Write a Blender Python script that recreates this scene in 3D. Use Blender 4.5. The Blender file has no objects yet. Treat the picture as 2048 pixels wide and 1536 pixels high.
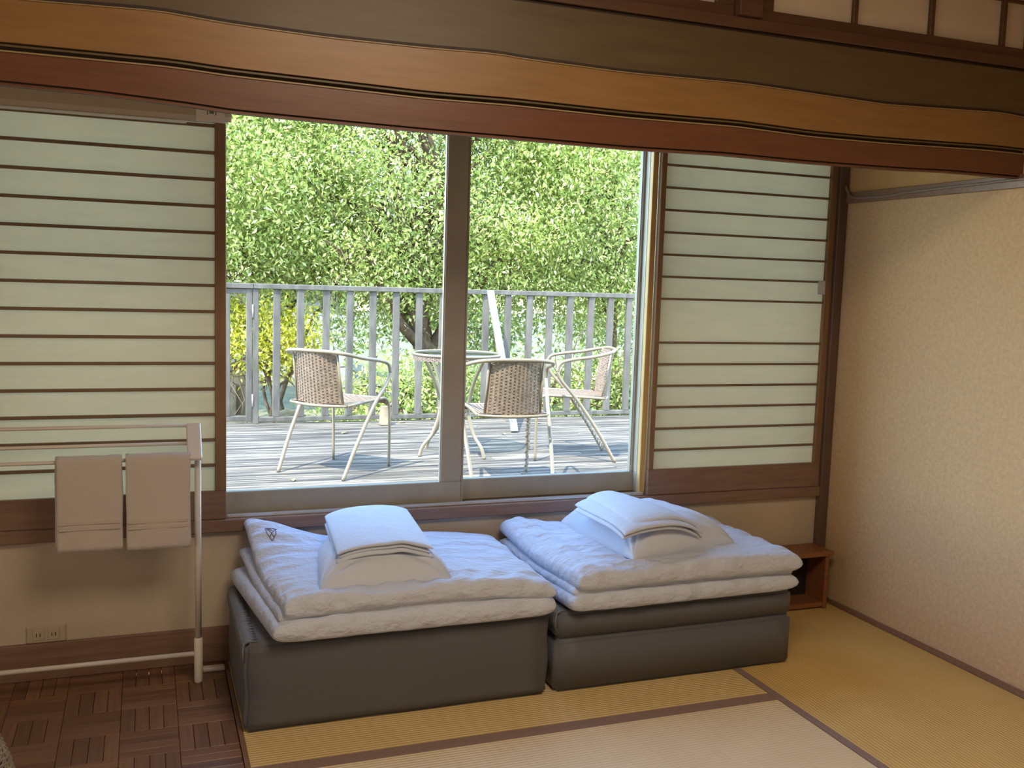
import bpy, bmesh, math, random
import numpy as np
from mathutils import Vector, Matrix, noise

sc = bpy.context.scene
COL = sc.collection
PI = math.pi
random.seed(7)
RNG = np.random.default_rng(11)

# ------------------------------------------------------------------ camera
cam_d = bpy.data.cameras.new('camera')
cam_d.sensor_width = 36.0
cam_d.lens = 1937.86 / 2048 * 36.0
cam_d.clip_start = 0.02
cam_d.clip_end = 300
cam = bpy.data.objects.new('camera', cam_d)
COL.objects.link(cam)
cam.matrix_world = Matrix(((0.9353483, 0.00862276, -0.35362298, 0.0),
                           (-0.35237347, 0.11012, -0.92935812, -3.7889),
                           (0.03092733, 0.9938809, 0.10603898, 1.5),
                           (0, 0, 0, 1)))
sc.camera = cam

# ------------------------------------------------------------------ world, sun, lamps, exposure
SUN_DIR = Vector((0.206, 0.184, -0.44)).normalized()
world = bpy.data.worlds.new('sky')
sc.world = world
world.use_nodes = True
wn = world.node_tree
bg = wn.nodes['Background']
sky = wn.nodes.new('ShaderNodeTexSky')
sky.sky_type = 'NISHITA'
sky.sun_disc = False
sky.sun_elevation = math.radians(57.9)
sky.sun_rotation = math.atan2(-SUN_DIR.x, -SUN_DIR.y)
sky.air_density = 1.0
sky.dust_density = 0.3
sky.ozone_density = 2.5
wn.links.new(sky.outputs[0], bg.inputs[0])
bg.inputs[1].default_value = 2.1

sun_d = bpy.data.lights.new('sun', 'SUN')
sun_d.energy = 15.0
sun_d.angle = math.radians(0.6)
sun_d.color = (1.0, 0.95, 0.86)
sun = bpy.data.objects.new('sun', sun_d)
COL.objects.link(sun)
sun.rotation_euler = SUN_DIR.to_track_quat('-Z', 'Y').to_euler()
sun.location = (-6, -6, 12)


def area(name, loc, size, power, color, direction=(0, 0, -1)):
    d = bpy.data.lights.new(name, 'AREA')
    d.shape = 'RECTANGLE'
    d.size, d.size_y = size
    d.energy = power
    d.color = color
    o = bpy.data.objects.new(name, d)
    COL.objects.link(o)
    o.location = loc
    o.rotation_euler = Vector(direction).to_track_quat('-Z', 'Y').to_euler()
    return o


# added warm fill lights, under the ceiling and by the left wall; no fixtures there
area('ceiling_fill', (0.9, -2.7, 2.70), (1.0, 1.0), 46, (1.0, 0.80, 0.58))
area('left_wall_fill', (-2.5, -3.1, 1.35), (2.4, 1.7), 36, (1.0, 0.84, 0.66), (1, 0.12, 0.0))

sc.view_settings.view_transform = 'Standard'
sc.view_settings.look = 'None'
sc.view_settings.gamma = 1.0
sc.view_settings.use_curve_mapping = False
sc.view_settings.exposure = 0.0
sc.cycles.max_bounces = 8
sc.cycles.diffuse_bounces = 5
sc.cycles.transparent_max_bounces = 12
sc.cycles.use_denoising = True
sc.cycles.sample_clamp_indirect = 6.0


# ------------------------------------------------------------------ materials
def lin(c):
    return tuple((x / 12.92 if x <= 0.04045 else ((x + 0.055) / 1.055) ** 2.4) for x in (v / 255 for v in c))


def rgba(c):
    return (*lin(c), 1)


def new_mat(name):
    m = bpy.data.materials.new(name)
    m.use_nodes = True
    nt = m.node_tree
    return m, nt, nt.nodes['Principled BSDF']


def coords(nt, scale=(1, 1, 1), kind='Object', rot=(0, 0, 0)):
    tc = nt.nodes.new('ShaderNodeTexCoord')
    mp = nt.nodes.new('ShaderNodeMapping')
    mp.inputs['Scale'].default_value = scale
    mp.inputs['Rotation'].default_value = rot
    nt.links.new(tc.outputs[kind], mp.inputs[0])
    return mp.outputs[0]


def ramp(nt, fac, stops):
    r = nt.nodes.new('ShaderNodeValToRGB')
    el = r.color_ramp.elements
    while len(el) < len(stops):
        el.new(0.5)
    for e, (p, c) in zip(el, stops):
        e.position = p
        e.color = rgba(c)
    nt.links.new(fac, r.inputs[0])
    return r.outputs[0]


def noise_tex(nt, vec, scale, detail=4, rough=0.6):
    n = nt.nodes.new('ShaderNodeTexNoise')
    n.inputs['Scale'].default_value = scale
    n.inputs['Detail'].default_value = detail
    n.inputs['Roughness'].default_value = rough
    nt.links.new(vec, n.inputs['Vector'])
    return n.outputs['Fac']


def bump(nt, b, height, strength=0.3, dist=0.01):
    n = nt.nodes.new('ShaderNodeBump')
    n.inputs['Strength'].default_value = strength
    n.inputs['Distance'].default_value = dist
    nt.links.new(height, n.inputs['Height'])
    nt.links.new(n.outputs[0], b.inputs['Normal'])
    return n


def plain(name, c, rough=0.6, metal=0.0, var=0.0, scale=8, bmp=0.0, bscale=60):
    m, nt, b = new_mat(name)
    b.inputs['Roughness'].default_value = rough
    b.inputs['Metallic'].default_value = metal
    if var > 0:
        f = noise_tex(nt, coords(nt), scale)
        lo = tuple(max(0, x * (1 - var)) for x in c)
        hi = tuple(min(255, x * (1 + var)) for x in c)
        nt.links.new(ramp(nt, f, [(0.3, lo), (0.7, hi)]), b.inputs['Base Color'])
    else:
        b.inputs['Base Color'].default_value = rgba(c)
    if bmp > 0:
        bump(nt, b, noise_tex(nt, coords(nt), bscale, 3), bmp, 0.004)
    return m


def wood(name, lo, hi, rough=0.4, axis='x', scale=6, stretch=18, per_object=0.0, bmp=0.12, coat=0.0):
    m, nt, b = new_mat(name)
    s = {'x': (1, stretch, stretch), 'y': (stretch, 1, stretch), 'z': (stretch, stretch, 1)}[axis]
    vec = coords(nt, s)
    oi = nt.nodes.new('ShaderNodeObjectInfo')
    add = nt.nodes.new('ShaderNodeVectorMath')
    add.operation = 'ADD'
    mul = nt.nodes.new('ShaderNodeVectorMath')
    mul.operation = 'SCALE'
    mul.inputs['Scale'].default_value = 37.0
    cmb = nt.nodes.new('ShaderNodeCombineXYZ')
    for i in range(3):
        nt.links.new(oi.outputs['Random'], cmb.inputs[i])
    nt.links.new(cmb.outputs[0], mul.inputs[0])
    nt.links.new(vec, add.inputs[0])
    nt.links.new(mul.outputs[0], add.inputs[1])
    f = noise_tex(nt, add.outputs[0], scale, 6, 0.65)
    col = ramp(nt, f, [(0.3, lo), (0.7, hi)])
    if per_object > 0:
        hsv = nt.nodes.new('ShaderNodeHueSaturation')
        mr = nt.nodes.new('ShaderNodeMapRange')
        mr.inputs['To Min'].default_value = 1 - per_object
        mr.inputs['To Max'].default_value = 1 + per_object
        nt.links.new(oi.outputs['Random'], mr.inputs['Value'])
        nt.links.new(mr.outputs[0], hsv.inputs['Value'])
        nt.links.new(col, hsv.inputs['Color'])
        col = hsv.outputs[0]
    nt.links.new(col, b.inputs['Base Color'])
    b.inputs['Roughness'].default_value = rough
    b.inputs['Coat Weight'].default_value = coat
    b.inputs['Coat Roughness'].default_value = 0.25
    bump(nt, b, f, bmp, 0.003)
    return m


def ribbed(name, lo, hi, rib_axis, pitch, rough=0.55, fine=0.0015, sheen=0.0):
    """woven rush: long ribs along one axis with fine rush lines across"""
    m, nt, b = new_mat(name)
    tc = nt.nodes.new('ShaderNodeTexCoord')
    sep = nt.nodes.new('ShaderNodeSeparateXYZ')
    nt.links.new(tc.outputs['Object'], sep.inputs[0])

    def sine(out, period):
        mm = nt.nodes.new('ShaderNodeMath')
        mm.operation = 'MULTIPLY'
        mm.inputs[1].default_value = 2 * PI / period
        nt.links.new(out, mm.inputs[0])
        s = nt.nodes.new('ShaderNodeMath')
        s.operation = 'SINE'
        nt.links.new(mm.outputs[0], s.inputs[0])
        return s.outputs[0]
    ax, other = ('Y', 'X') if rib_axis == 'x' else ('X', 'Y')
    s1 = sine(sep.outputs[ax], pitch)
    s = (2, 2, 2)
    f = noise_tex(nt, coords(nt, s), 2.0, 5)
    f2 = noise_tex(nt, coords(nt, (6, 300, 1) if rib_axis == 'y' else (300, 6, 1)), 1.0, 3)
    mx = nt.nodes.new('ShaderNodeMath')
    mx.operation = 'MULTIPLY_ADD'
    mx.inputs[1].default_value = 0.5
    nt.links.new(f2, mx.inputs[0])
    h = nt.nodes.new('ShaderNodeMath')
    h.operation = 'MULTIPLY'
    h.inputs[1].default_value = 0.5
    nt.links.new(f, h.inputs[0])
    nt.links.new(h.outputs[0], mx.inputs[2])
    k = nt.nodes.new('ShaderNodeMath')
    k.operation = 'MULTIPLY_ADD'
    k.inputs[1].default_value = 0.10
    nt.links.new(s1, k.inputs[0])
    nt.links.new(mx.outputs[0], k.inputs[2])
    nt.links.new(ramp(nt, k.outputs[0], [(0.3, lo), (0.7, hi)]), b.inputs['Base Color'])
    b.inputs['Roughness'].default_value = rough
    bump(nt, b, s1, 0.5, 0.0016)
    return m


def fabric(name, c, rough=0.85, bscale=9, stretch=(1, 1, 1), strength=0.35, dist=0.02, sheen=0.3):
    m, nt, b = new_mat(name)
    b.inputs['Base Color'].default_value = rgba(c)
    b.inputs['Roughness'].default_value = rough
    b.inputs['Sheen Weight'].default_value = sheen
    f = noise_tex(nt, coords(nt, stretch), bscale, 5, 0.55)
    bump(nt, b, f, strength, dist)
    return m


def glass(name, tint=(0.95, 0.97, 0.95), refl=0.03):
    m, nt, b = new_mat(name)
    nt.nodes.remove(b)
    tr = nt.nodes.new('ShaderNodeBsdfTransparent')
    tr.inputs[0].default_value = (*tint, 1)
    gl = nt.nodes.new('ShaderNodeBsdfGlossy')
    gl.inputs['Roughness'].default_value = 0.02
    mx = nt.nodes.new('ShaderNodeMixShader')
    mx.inputs[0].default_value = refl
    nt.links.new(tr.outputs[0], mx.inputs[1])
    nt.links.new(gl.outputs[0], mx.inputs[2])
    nt.links.new(mx.outputs[0], nt.nodes['Material Output'].inputs[0])
    return m


def paper(name, c, trans=0.5, tcol=None):
    m, nt, b = new_mat(name)
    b.inputs['Roughness'].default_value = 0.9
    f = noise_tex(nt, coords(nt, (1, 1, 6)), 5, 5)
    hi = tuple(min(255, x * 1.03) for x in c)
    lo = tuple(x * 0.97 for x in c)
    nt.links.new(ramp(nt, f, [(0.3, lo), (0.7, hi)]), b.inputs['Base Color'])
    tr = nt.nodes.new('ShaderNodeBsdfTranslucent')
    tr.inputs[0].default_value = rgba(tcol or c)
    mx = nt.nodes.new('ShaderNodeMixShader')
    mx.inputs[0].default_value = trans
    nt.links.new(b.outputs[0], mx.inputs[1])
    nt.links.new(tr.outputs[0], mx.inputs[2])
    nt.links.new(mx.outputs[0], nt.nodes['Material Output'].inputs[0])
    return m


def leafmat(name, stops, trans=0.35, rough=0.45):
    m, nt, b = new_mat(name)
    g = nt.nodes.new('ShaderNodeNewGeometry')
    col = ramp(nt, g.outputs['Random Per Island'], stops)
    nt.links.new(col, b.inputs['Base Color'])
    b.inputs['Roughness'].default_value = rough
    tr = nt.nodes.new('ShaderNodeBsdfTranslucent')
    nt.links.new(col, tr.inputs[0])
    mx = nt.nodes.new('ShaderNodeMixShader')
    mx.inputs[0].default_value = trans
    nt.links.new(b.outputs[0], mx.inputs[1])
    nt.links.new(tr.outputs[0], mx.inputs[2])
    nt.links.new(mx.outputs[0], nt.nodes['Material Output'].inputs[0])
    return m


M = dict(
    plaster=plain('plaster', (190, 176, 154), 0.9, var=0.04, scale=3, bmp=0.25, bscale=120),
    wallpaper=plain('woven_wallpaper', (200, 172, 134), 0.85, var=0.05, scale=60, bmp=0.35, bscale=220),
    upperwall=plain('ochre_upper_wall', (198, 164, 112), 0.9, var=0.04, scale=5),
    ceiling=wood('ceiling_boards', (120, 88, 56), (150, 112, 74), 0.6),
    darkwood=wood('dark_stained_wood', (118, 92, 76), (140, 112, 94), 0.38, 'x', 5, 14),
    darkwood_z=wood('dark_stained_wood_upright', (118, 90, 62), (140, 110, 78), 0.42, 'z', 5, 14),
    postwood=wood('dark_post_wood', (90, 70, 60), (108, 86, 74), 0.45, 'z', 5, 14),
    redwood=wood('red_brown_lintel_wood', (96, 60, 42), (110, 70, 48), 0.35, 'x', 5, 10),
    orangewood=wood('orange_brown_rail_wood', (130, 96, 56), (146, 110, 66), 0.38, 'x', 4, 10),
    beamwood=wood('brown_board_wood', (86, 72, 48), (98, 82, 56), 0.45, 'x', 4, 8),
    transomwood=wood('dark_transom_wood', (80, 56, 40), (98, 70, 52), 0.4, 'x', 5, 12),
    groove=plain('groove_shadow_wood', (52, 36, 24), 0.6),
    ridge=plain('pale_lit_edge', (150, 128, 92), 0.4),
    honey=wood('side_lit_honey_wood', (176, 140, 80), (206, 170, 104), 0.45, 'z', 6, 16),
    slatwood=wood('slat_wood', (110, 88, 66), (130, 106, 80), 0.5, 'x', 6, 14),
    alu=plain('bronze_aluminium', (158, 152, 136), 0.45, 0.1, var=0.04),
    alupale=plain('pale_aluminium', (205, 200, 190), 0.3, 0.6),
    paper=paper('shoji_paper', (214, 206, 182), 0.36, (236, 228, 204)),
    ranmapaper=paper('transom_paper', (240, 226, 204), 0.45),
    glass=glass('window_glass'),
    tatami_a=ribbed('tatami_rush_front_sheen', (212, 192, 156), (226, 208, 172), 'x', 0.0145),  # lighter base colour carries the window sheen on the front mats
    tatami_b=ribbed('tatami_rush_back', (206, 178, 122), (220, 194, 140), 'x', 0.0145),
    tatami_c=ribbed('tatami_rush_side', (200, 166, 100), (214, 182, 116), 'y', 0.0145),
    border=plain('mauve_brown_cloth', (136, 114, 106), 0.8, var=0.12, scale=300, bmp=0.3, bscale=500),
    parquet=wood('parquet_wood', (104, 74, 54), (134, 98, 72), 0.36, 'x', 5, 16, per_object=0.22),
    subfloor=plain('dark_floor_joint', (74, 50, 38), 0.7),
    white=plain('white_painted_metal', (214, 206, 194), 0.4),
    plastic=plain('white_plastic', (208, 202, 188), 0.45),
    acbody=plain('beige_plastic', (184, 172, 148), 0.5),
    sticker=plain('white_sticker', (232, 228, 222), 0.5),
    ink=plain('grey_ink', (120, 124, 118), 0.7),
    dark=plain('dark_slot', (34, 28, 24), 0.7),
    outlet=plain('outlet_plate', (178, 164, 140), 0.6),
    towel=fabric('terry_towel', (202, 192, 182), 0.95, 420, strength=0.8, dist=0.004),
    towelband=fabric('towel_band', (188, 176, 162), 0.85, 200, strength=0.3, dist=0.002),
    sheet=fabric('white_cotton', (196, 204, 220), 0.8, 7, (2.2, 5, 3), 0.6, 0.035, 0.1),
    sheet2=fabric('white_cotton_flat', (198, 206, 220), 0.8, 10, (2, 4, 3), 0.3, 0.015, 0.1),
    vinyl=fabric('black_fabric', (86, 87, 92), 0.6, 14, (1, 1, 2), 0.25, 0.01, 0.1),
    vinylside=fabric('lit_black_crinkled_fabric', (112, 118, 126), 0.4, 26, (1, 3, 1), 0.9, 0.02, 0.1),  # bluish light on the crinkles is put into this lighter colour
    seam=plain('black_piping', (36, 35, 36), 0.5),
    tablewood=wood('side_table_wood', (122, 76, 46), (150, 98, 60), 0.4, 'x', 5, 14),
    wicker=plain('pale_wicker', (150, 130, 98), 0.6, var=0.15, scale=30),
    cable=plain('grey_cable', (138, 128, 124), 0.5),
    deck=None,
    tube=plain('champagne_metal_tube', (126, 114, 94), 0.4, 0.1),
    rattan=plain('brown_rattan', (116, 98, 82), 0.55, var=0.18, scale=60),
    railing=None,
    bark=plain('bark', (84, 66, 48), 0.9, var=0.25, scale=14, bmp=0.6, bscale=30),
    stone=plain('boulder_stone', (150, 132, 100), 0.9, var=0.2, scale=5, bmp=0.6, bscale=12),
    gwall=plain('pale_rendered_wall', (150, 148, 142), 0.9, var=0.03, scale=2),
    roof=plain('grey_roof', (96, 92, 88), 0.8, var=0.1),
    tanwall=plain('tan_masonry', (134, 118, 92), 0.9, var=0.15, scale=6),
    ground=plain('garden_soil', (88, 86, 54), 0.95, var=0.25, scale=3, bmp=0.5, bscale=8),
    deadleaf=plain('dry_leaf', (150, 120, 84), 0.8, var=0.2),
    tableglass=glass('table_glass', (0.78, 0.84, 0.80), 0.18),
)


def weathered(name, dark, mid, pale, stretch, per_object=0.12, pos=(0.36, 0.52, 0.66), scale=2.2):
    m, nt, b = new_mat(name)
    oi = nt.nodes.new('ShaderNodeObjectInfo')
    vec = coords(nt, stretch)
    add = nt.nodes.new('ShaderNodeVectorMath')
    add.operation = 'ADD'
    mul = nt.nodes.new('ShaderNodeVectorMath')
    mul.operation = 'SCALE'
    mul.inputs['Scale'].default_value = 53.0
    cmb = nt.nodes.new('ShaderNodeCombineXYZ')
    for i in range(3):
        nt.links.new(oi.outputs['Random'], cmb.inputs[i])
    nt.links.new(cmb.outputs[0], mul.inputs[0])
    nt.links.new(vec, add.inputs[0])
    nt.links.new(mul.outputs[0], add.inputs[1])
    f = noise_tex(nt, add.outputs[0], scale, 8, 0.7)
    nt.links.new(ramp(nt, f, [(pos[0], dark), (pos[1], mid), (pos[2], pale)]), b.inputs['Base Color'])
    b.inputs['Roughness'].default_value = 0.75
    bump(nt, b, f, 0.4, 0.004)
    return m


M['deck'] = weathered('streaked_deck_paint', (34, 31, 28), (78, 72, 64), (142, 132, 116), (0.55, 12, 12), pos=(0.38, 0.5, 0.64))  # dark to pale streaks run along the boards
M['railing'] = weathered('weathered_grey_rail', (62, 57, 50), (83, 78, 70), (108, 102, 92), (6, 6, 1.5), pos=(0.3, 0.5, 0.75))
M['paleplank'] = weathered('white_washed_plank', (90, 88, 80), (120, 118, 110), (150, 147, 138), (6, 6, 1.5))


# ------------------------------------------------------------------ object helpers
def tag(o, label=None, cat=None, group=None, kind=None):
    if label: o['label'] = label
    if cat: o['category'] = cat
    if group: o['group'] = group
    if kind: o['kind'] = kind
    return o


def empty(name, loc, label=None, cat=None, group=None, kind=None, rz=0.0):
    o = bpy.data.objects.new(name, None)
    COL.objects.link(o)
    o.empty_display_size = 0.05
    o.location = loc
    o.rotation_euler = (0, 0, rz)
    tag(o, label, cat, group, kind)
    bpy.context.view_layer.update()
    return o


class MB:
    def __init__(self):
        self.bm = bmesh.new()

    def box(self, x0, x1, y0, y1, z0, z1, bev=0.0, rot=None, seg=1):
        r = bmesh.ops.create_cube(self.bm, size=1)
        vs = r['verts']
        c = Vector(((x0 + x1) / 2, (y0 + y1) / 2, (z0 + z1) / 2))
        for v in vs:
            v.co = Vector((v.co.x * (x1 - x0), v.co.y * (y1 - y0), v.co.z * (z1 - z0)))
        if bev > 0:
            es = list({e for v in vs for e in v.link_edges})
            rr = bmesh.ops.bevel(self.bm, geom=es, offset=bev, segments=seg, affect='EDGES')
            vs = [v for v in rr['verts']] + [v for v in vs if v.is_valid]
            vs = list(set(vs))
        if rot is not None:
            for v in vs: v.co = rot @ v.co
        for v in vs: v.co += c
        return self

    def tube(self, pts, r, n=10, smooth=True, cap=True, closed=False):
        pts = [Vector(p) for p in pts]
        if not hasattr(r, '__len__'):
            r = [r] * len(pts)
        rings = []
        N = len(pts)
        up = Vector((0, 0, 1))
        prev = None
        for i, p in enumerate(pts):
            if closed:
                t = (pts[(i + 1) % N] - pts[i - 1]).normalized()
            else:
                t = (pts[min(i + 1, N - 1)] - pts[max(i - 1, 0)]).normalized()
            if prev is None:
                a = t.cross(up)
                if a.length < 1e-3: a = t.cross(Vector((1, 0, 0)))
                a.normalize()
            else:
                a = prev - t * prev.dot(t)
                a.normalize()
            prev = a
            b = t.cross(a)
            rings.append([self.bm.verts.new(p + (a * math.cos(2 * PI * k / n) + b * math.sin(2 * PI * k / n)) * r[i]) for k in range(n)])
        M_ = N if closed else N - 1
        for i in range(M_):
            A, B = rings[i], rings[(i + 1) % N]
            for k in range(n):
                f = self.bm.faces.new((A[k], A[(k + 1) % n], B[(k + 1) % n], B[k]))
                f.smooth = smooth
        if cap and not closed:
            self.bm.faces.new(rings[0][::-1])
            self.bm.faces.new(rings[-1])
        return self

    def lathe(self, prof, cx=0, cy=0, n=32, smooth=True):
        rings = []
        for r, z in prof:
            rings.append([self.bm.verts.new((cx + r * math.cos(2 * PI * k / n), cy + r * math.sin(2 * PI * k / n), z)) for k in range(n)])
        for A, B in zip(rings[:-1], rings[1:]):
            for k in range(n):
                f = self.bm.faces.new((A[k], A[(k + 1) % n], B[(k + 1) % n], B[k]))
                f.smooth = smooth
        if prof[0][0] > 0: self.bm.faces.new(rings[0][::-1])
        if prof[-1][0] > 0: self.bm.faces.new(rings[-1])
        return self

    def quad(self, a, b, c, d):
        self.bm.faces.new([self.bm.verts.new(p) for p in (a, b, c, d)])
        return self

    def build(self, name, mat, parent=None, origin=None, **k):
        bmesh.ops.recalc_face_normals(self.bm, faces=self.bm.faces)
        me = bpy.data.meshes.new(name)
        if parent is not None and origin is None:
            inv = parent.matrix_world.inverted() if k.get('world', True) else Matrix()
            self.bm.transform(inv)
        elif origin is not None:
            self.bm.transform(Matrix.Translation(-Vector(origin)))
        self.bm.to_mesh(me)
        self.bm.free()
        me.materials.append(mat)
        o = bpy.data.objects.new(name, me)
        COL.objects.link(o)
        if parent is not None: o.parent = parent
        if origin is not None: o.location = origin
        tag(o, k.get('label'), k.get('cat'), k.get('group'), k.get('kind'))
        bpy.context.view_layer.update()
        return o


def B(name, mat, box, parent=None, bev=0.0, **k):
    return MB().box(*box, bev=bev, seg=k.pop('seg', 1)).build(name, mat, parent, **k)


def catmull(pts, n=8, closed=False):
    pts = [Vector(p) for p in pts]
    out = []
    N = len(pts)
    rng = range(N) if closed else range(N - 1)
    for i in rng:
        if closed:
            p0, p1, p2, p3 = pts[i - 1], pts[i], pts[(i + 1) % N], pts[(i + 2) % N]
        else:
            p0, p1, p2, p3 = pts[max(i - 1, 0)], pts[i], pts[i + 1], pts[min(i + 2, N - 1)]
        for j in range(n):
            t = j / n
            out.append(0.5 * ((2 * p1) + (-p0 + p2) * t + (2 * p0 - 5 * p1 + 4 * p2 - p3) * t * t + (-p0 + 3 * p1 - 3 * p2 + p3) * t ** 3))
    if not closed: out.append(pts[-1])
    return out


def copy_tree(o, parent=None):
    c = o.copy()
    COL.objects.link(c)
    c.parent = parent
    for ch in list(o.children):
        copy_tree(ch, c)
    return c


# ------------------------------------------------------------------ room shell
WX = 3.085      # right wall
LX = -2.6
BY = -5.6
CZ = 2.75
# back wall of the alcove (window wall)
wb = B('wall_back', M['plaster'], (LX, WX + .1, 0.0, 0.13, -0.02, 0.512), kind='structure')
B('upper_wall', M['upperwall'], (LX, WX + .1, 0.0, 0.13, 2.30, CZ), wb)
B('side_wall', M['plaster'], (LX, -0.66, 0.0, 0.13, 0.512, 2.30), wb)
wr = B('wall_right', M['wallpaper'], (WX, WX + .1, BY, 0.0, -0.02, 1.91), kind='structure')
B('upper_wall', M['upperwall'], (WX, WX + .1, BY, 0.0, 1.91, CZ), wr)
B('wall_left', M['plaster'], (LX - .1, LX, BY, 0.13, -0.02, CZ), kind='structure')
B('wall_front', M['plaster'], (LX - .1, WX + .1, BY - .1, BY, -0.02, CZ), kind='structure')
B('ceiling', M['ceiling'], (LX - .1, WX + .1, BY - .1, 0.13, CZ, CZ + .06), kind='structure')
B('trim_1', M['darkwood'], (WX - .014, WX, -5.5, -0.03, 1.905, 1.955), bev=.002, kind='structure', label='dark picture rail along the right wall')
B('trim_2', M['postwood'], (3.035, WX - .001, -0.035, 0.0, 0.0, 2.75), bev=.002, kind='structure', label='dark corner post beside the right screen')
B('baseboard_right', M['darkwood'], (WX - .012, WX, -5.5, -0.04, 0.0, 0.022), kind='structure')
B('baseboard_back', M['darkwood'], (LX, 0.42, -0.022, 0.0, 0.0, 0.135), bev=.002, kind='structure')
# window sill (track) and header
sill = B('trim_3', M['darkwood'], (-0.66, 3.035, -0.03, 0.13, 0.512, 0.56), bev=.003, kind='structure', label='brown wooden window sill with sliding track')
B('metal_track', M['alupale'], (0.29, 2.085, -0.006, 0.006, 0.56, 0.573), sill, bev=.002)
B('metal_track', M['alupale'], (0.29, 2.085, 0.020, 0.030, 0.56, 0.569), sill, bev=.002)
B('trim_4', M['darkwood'], (-0.66, 3.035, -0.02, 0.13, 2.22, 2.30), bev=.003, kind='structure', label='brown window head rail')
B('trim_5', M['honey'], (2.070, 2.098, 0.006, 0.034, 0.565, 2.219), bev=.002, kind='structure', label='wooden strip for the rear screen stile, side light put into its honey colour')  # rear screen's stile; the light on its side is put into the yellow colour

# floor
fl = B('floor', M['subfloor'], (LX, WX, BY, 0.0, -0.06, -0.032), kind='structure')
B('parquet_field', M['parquet'], (LX, -0.79, BY, 0.0, -0.032, 0.0), fl)
B('parquet_field', M['parquet'], (-0.79, 0.272, BY, -1.28, -0.032, 0.0), fl)
B('parquet_field', M['parquet'], (0.272, WX - .013, BY, -3.70, -0.032, 0.0), fl)
# mosaic parquet blocks of four strips
strip_x = MB().box(-.0895, .0895, -.0218, .0218, -.030, .0, bev=.0012).build('parquet_strip', M['parquet'], None)
strip_me = strip_x.data
bpy.data.objects.remove(strip_x)
bx0, by1 = 0.272, -0.0
k = 0
for ix in range(6):
    for iy in range(7):
        cx = bx0 - .09 - ix * .18
        cy = by1 - .09 - iy * .18
        if cx < -.8: continue
        for s in range(4):
            o = bpy.data.objects.new('parquet_strip', strip_me)
            COL.objects.link(o)
            o.parent = fl
            off = (s - 1.5) * .045
            if (ix + iy) % 2 == 0:
                o.location = (cx, cy + off, -.001 * random.random())
            else:
                o.location = (cx + off, cy, -.001 * random.random())
                o.rotation_euler = (0, 0, PI / 2)
            k += 1


def tatami(x0, x1, y0, y1, mat, borders):
    m = B('tatami_mat', mat, (x0, x1, y0, y1, -.032, .0), fl, bev=.002)
    for b in borders:
        B('cloth_border', M['border'], (*b, -.031, .0016), m, bev=.0007)
    return m


tatami(.289, 2.163, -.924, -.002, M['tatami_b'], [(.289, 2.163, -.924, -.896), (.289, 2.163, -.030, -.002)])
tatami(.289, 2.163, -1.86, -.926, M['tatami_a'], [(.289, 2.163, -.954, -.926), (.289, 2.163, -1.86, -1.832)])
tatami(2.165, WX - .013, -1.86, -.002, M['tatami_c'], [(2.165, 2.197, -1.86, -.002)])
tatami(2.165, WX - .013, -3.70, -1.862, M['tatami_c'], [(2.165, 2.197, -3.70, -1.862)])
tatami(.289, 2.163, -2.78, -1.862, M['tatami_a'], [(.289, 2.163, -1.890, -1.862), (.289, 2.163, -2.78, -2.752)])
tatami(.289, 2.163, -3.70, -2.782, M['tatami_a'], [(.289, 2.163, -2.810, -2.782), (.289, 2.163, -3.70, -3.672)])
B('wood_threshold', M['darkwood'], (.274, .288, -3.70, -.002, -.032, .001), fl)

# ------------------------------------------------------------------ lintel across the room (boards bow along their length)
LO = [(-2.6, 1.950), (-.335, 1.947), (-.122, 1.945), (.117, 1.935), (.223, 1.927), (.462, 1.924), (.812, 1.921), (1.037, 1.922), (1.417, 1.921), (1.783, 1.929), (2.08, 1.926), (2.506, 1.930), (2.734, 1.937), (3.1, 1.937)]
GR = [(-2.6, 2.034), (-.333, 2.032), (.042, 2.034), (.08, 2.034), (.207, 2.027), (.468, 2.023), (.764, 2.018), (1.033, 2.023), (1.41, 2.020), (1.823, 2.026), (2.122, 2.017), (2.44, 2.020), (2.899, 2.031), (3.1, 2.030)]
TP = [(-2.6, 2.160), (-.263, 2.160), (.043, 2.172), (.207, 2.161), (.474, 2.155), (.761, 2.158), (.991, 2.166), (1.029, 2.161), (1.404, 2.155), (1.843, 2.164), (2.111, 2.157), (2.42, 2.150), (2.935, 2.169), (3.1, 2.160)]


def interp(tab, x):
    return float(np.interp(x, [p[0] for p in tab], [p[1] for p in tab]))


def smooth_tab(tab):
    xs = np.linspace(-2.6, 3.1, 400)
    ys = np.interp(xs, [p[0] for p in tab], [p[1] for p in tab])
    kk = np.hanning(11); kk /= kk.sum()
    yp = np.pad(ys, 5, mode='edge')
    return xs, np.convolve(yp, kk, mode='valid')


SLO, SGR, STP = smooth_tab(LO), smooth_tab(GR), smooth_tab(TP)


def bowed(name, mat, lo, hi, y0, y1, parent=None, x0=LX, x1=WX - .0005, **k):
    """a long board from x0 to x1 whose lower and upper edges follow two curves"""
    mb = MB()
    rings = []
    for x in np.linspace(x0, x1, 110):
        a, b = lo(x), hi(x)
        rings.append([mb.bm.verts.new(p) for p in ((x, y0, a), (x, y1, a), (x, y1, b), (x, y0, b))])
    for A, C in zip(rings[:-1], rings[1:]):
        for j in range(4):
            mb.bm.faces.new((A[j], A[(j + 1) % 4], C[(j + 1) % 4], C[j]))
    mb.bm.faces.new(rings[0][::-1])
    mb.bm.faces.new(rings[-1])
    return mb.build(name, mat, parent, **k)


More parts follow.
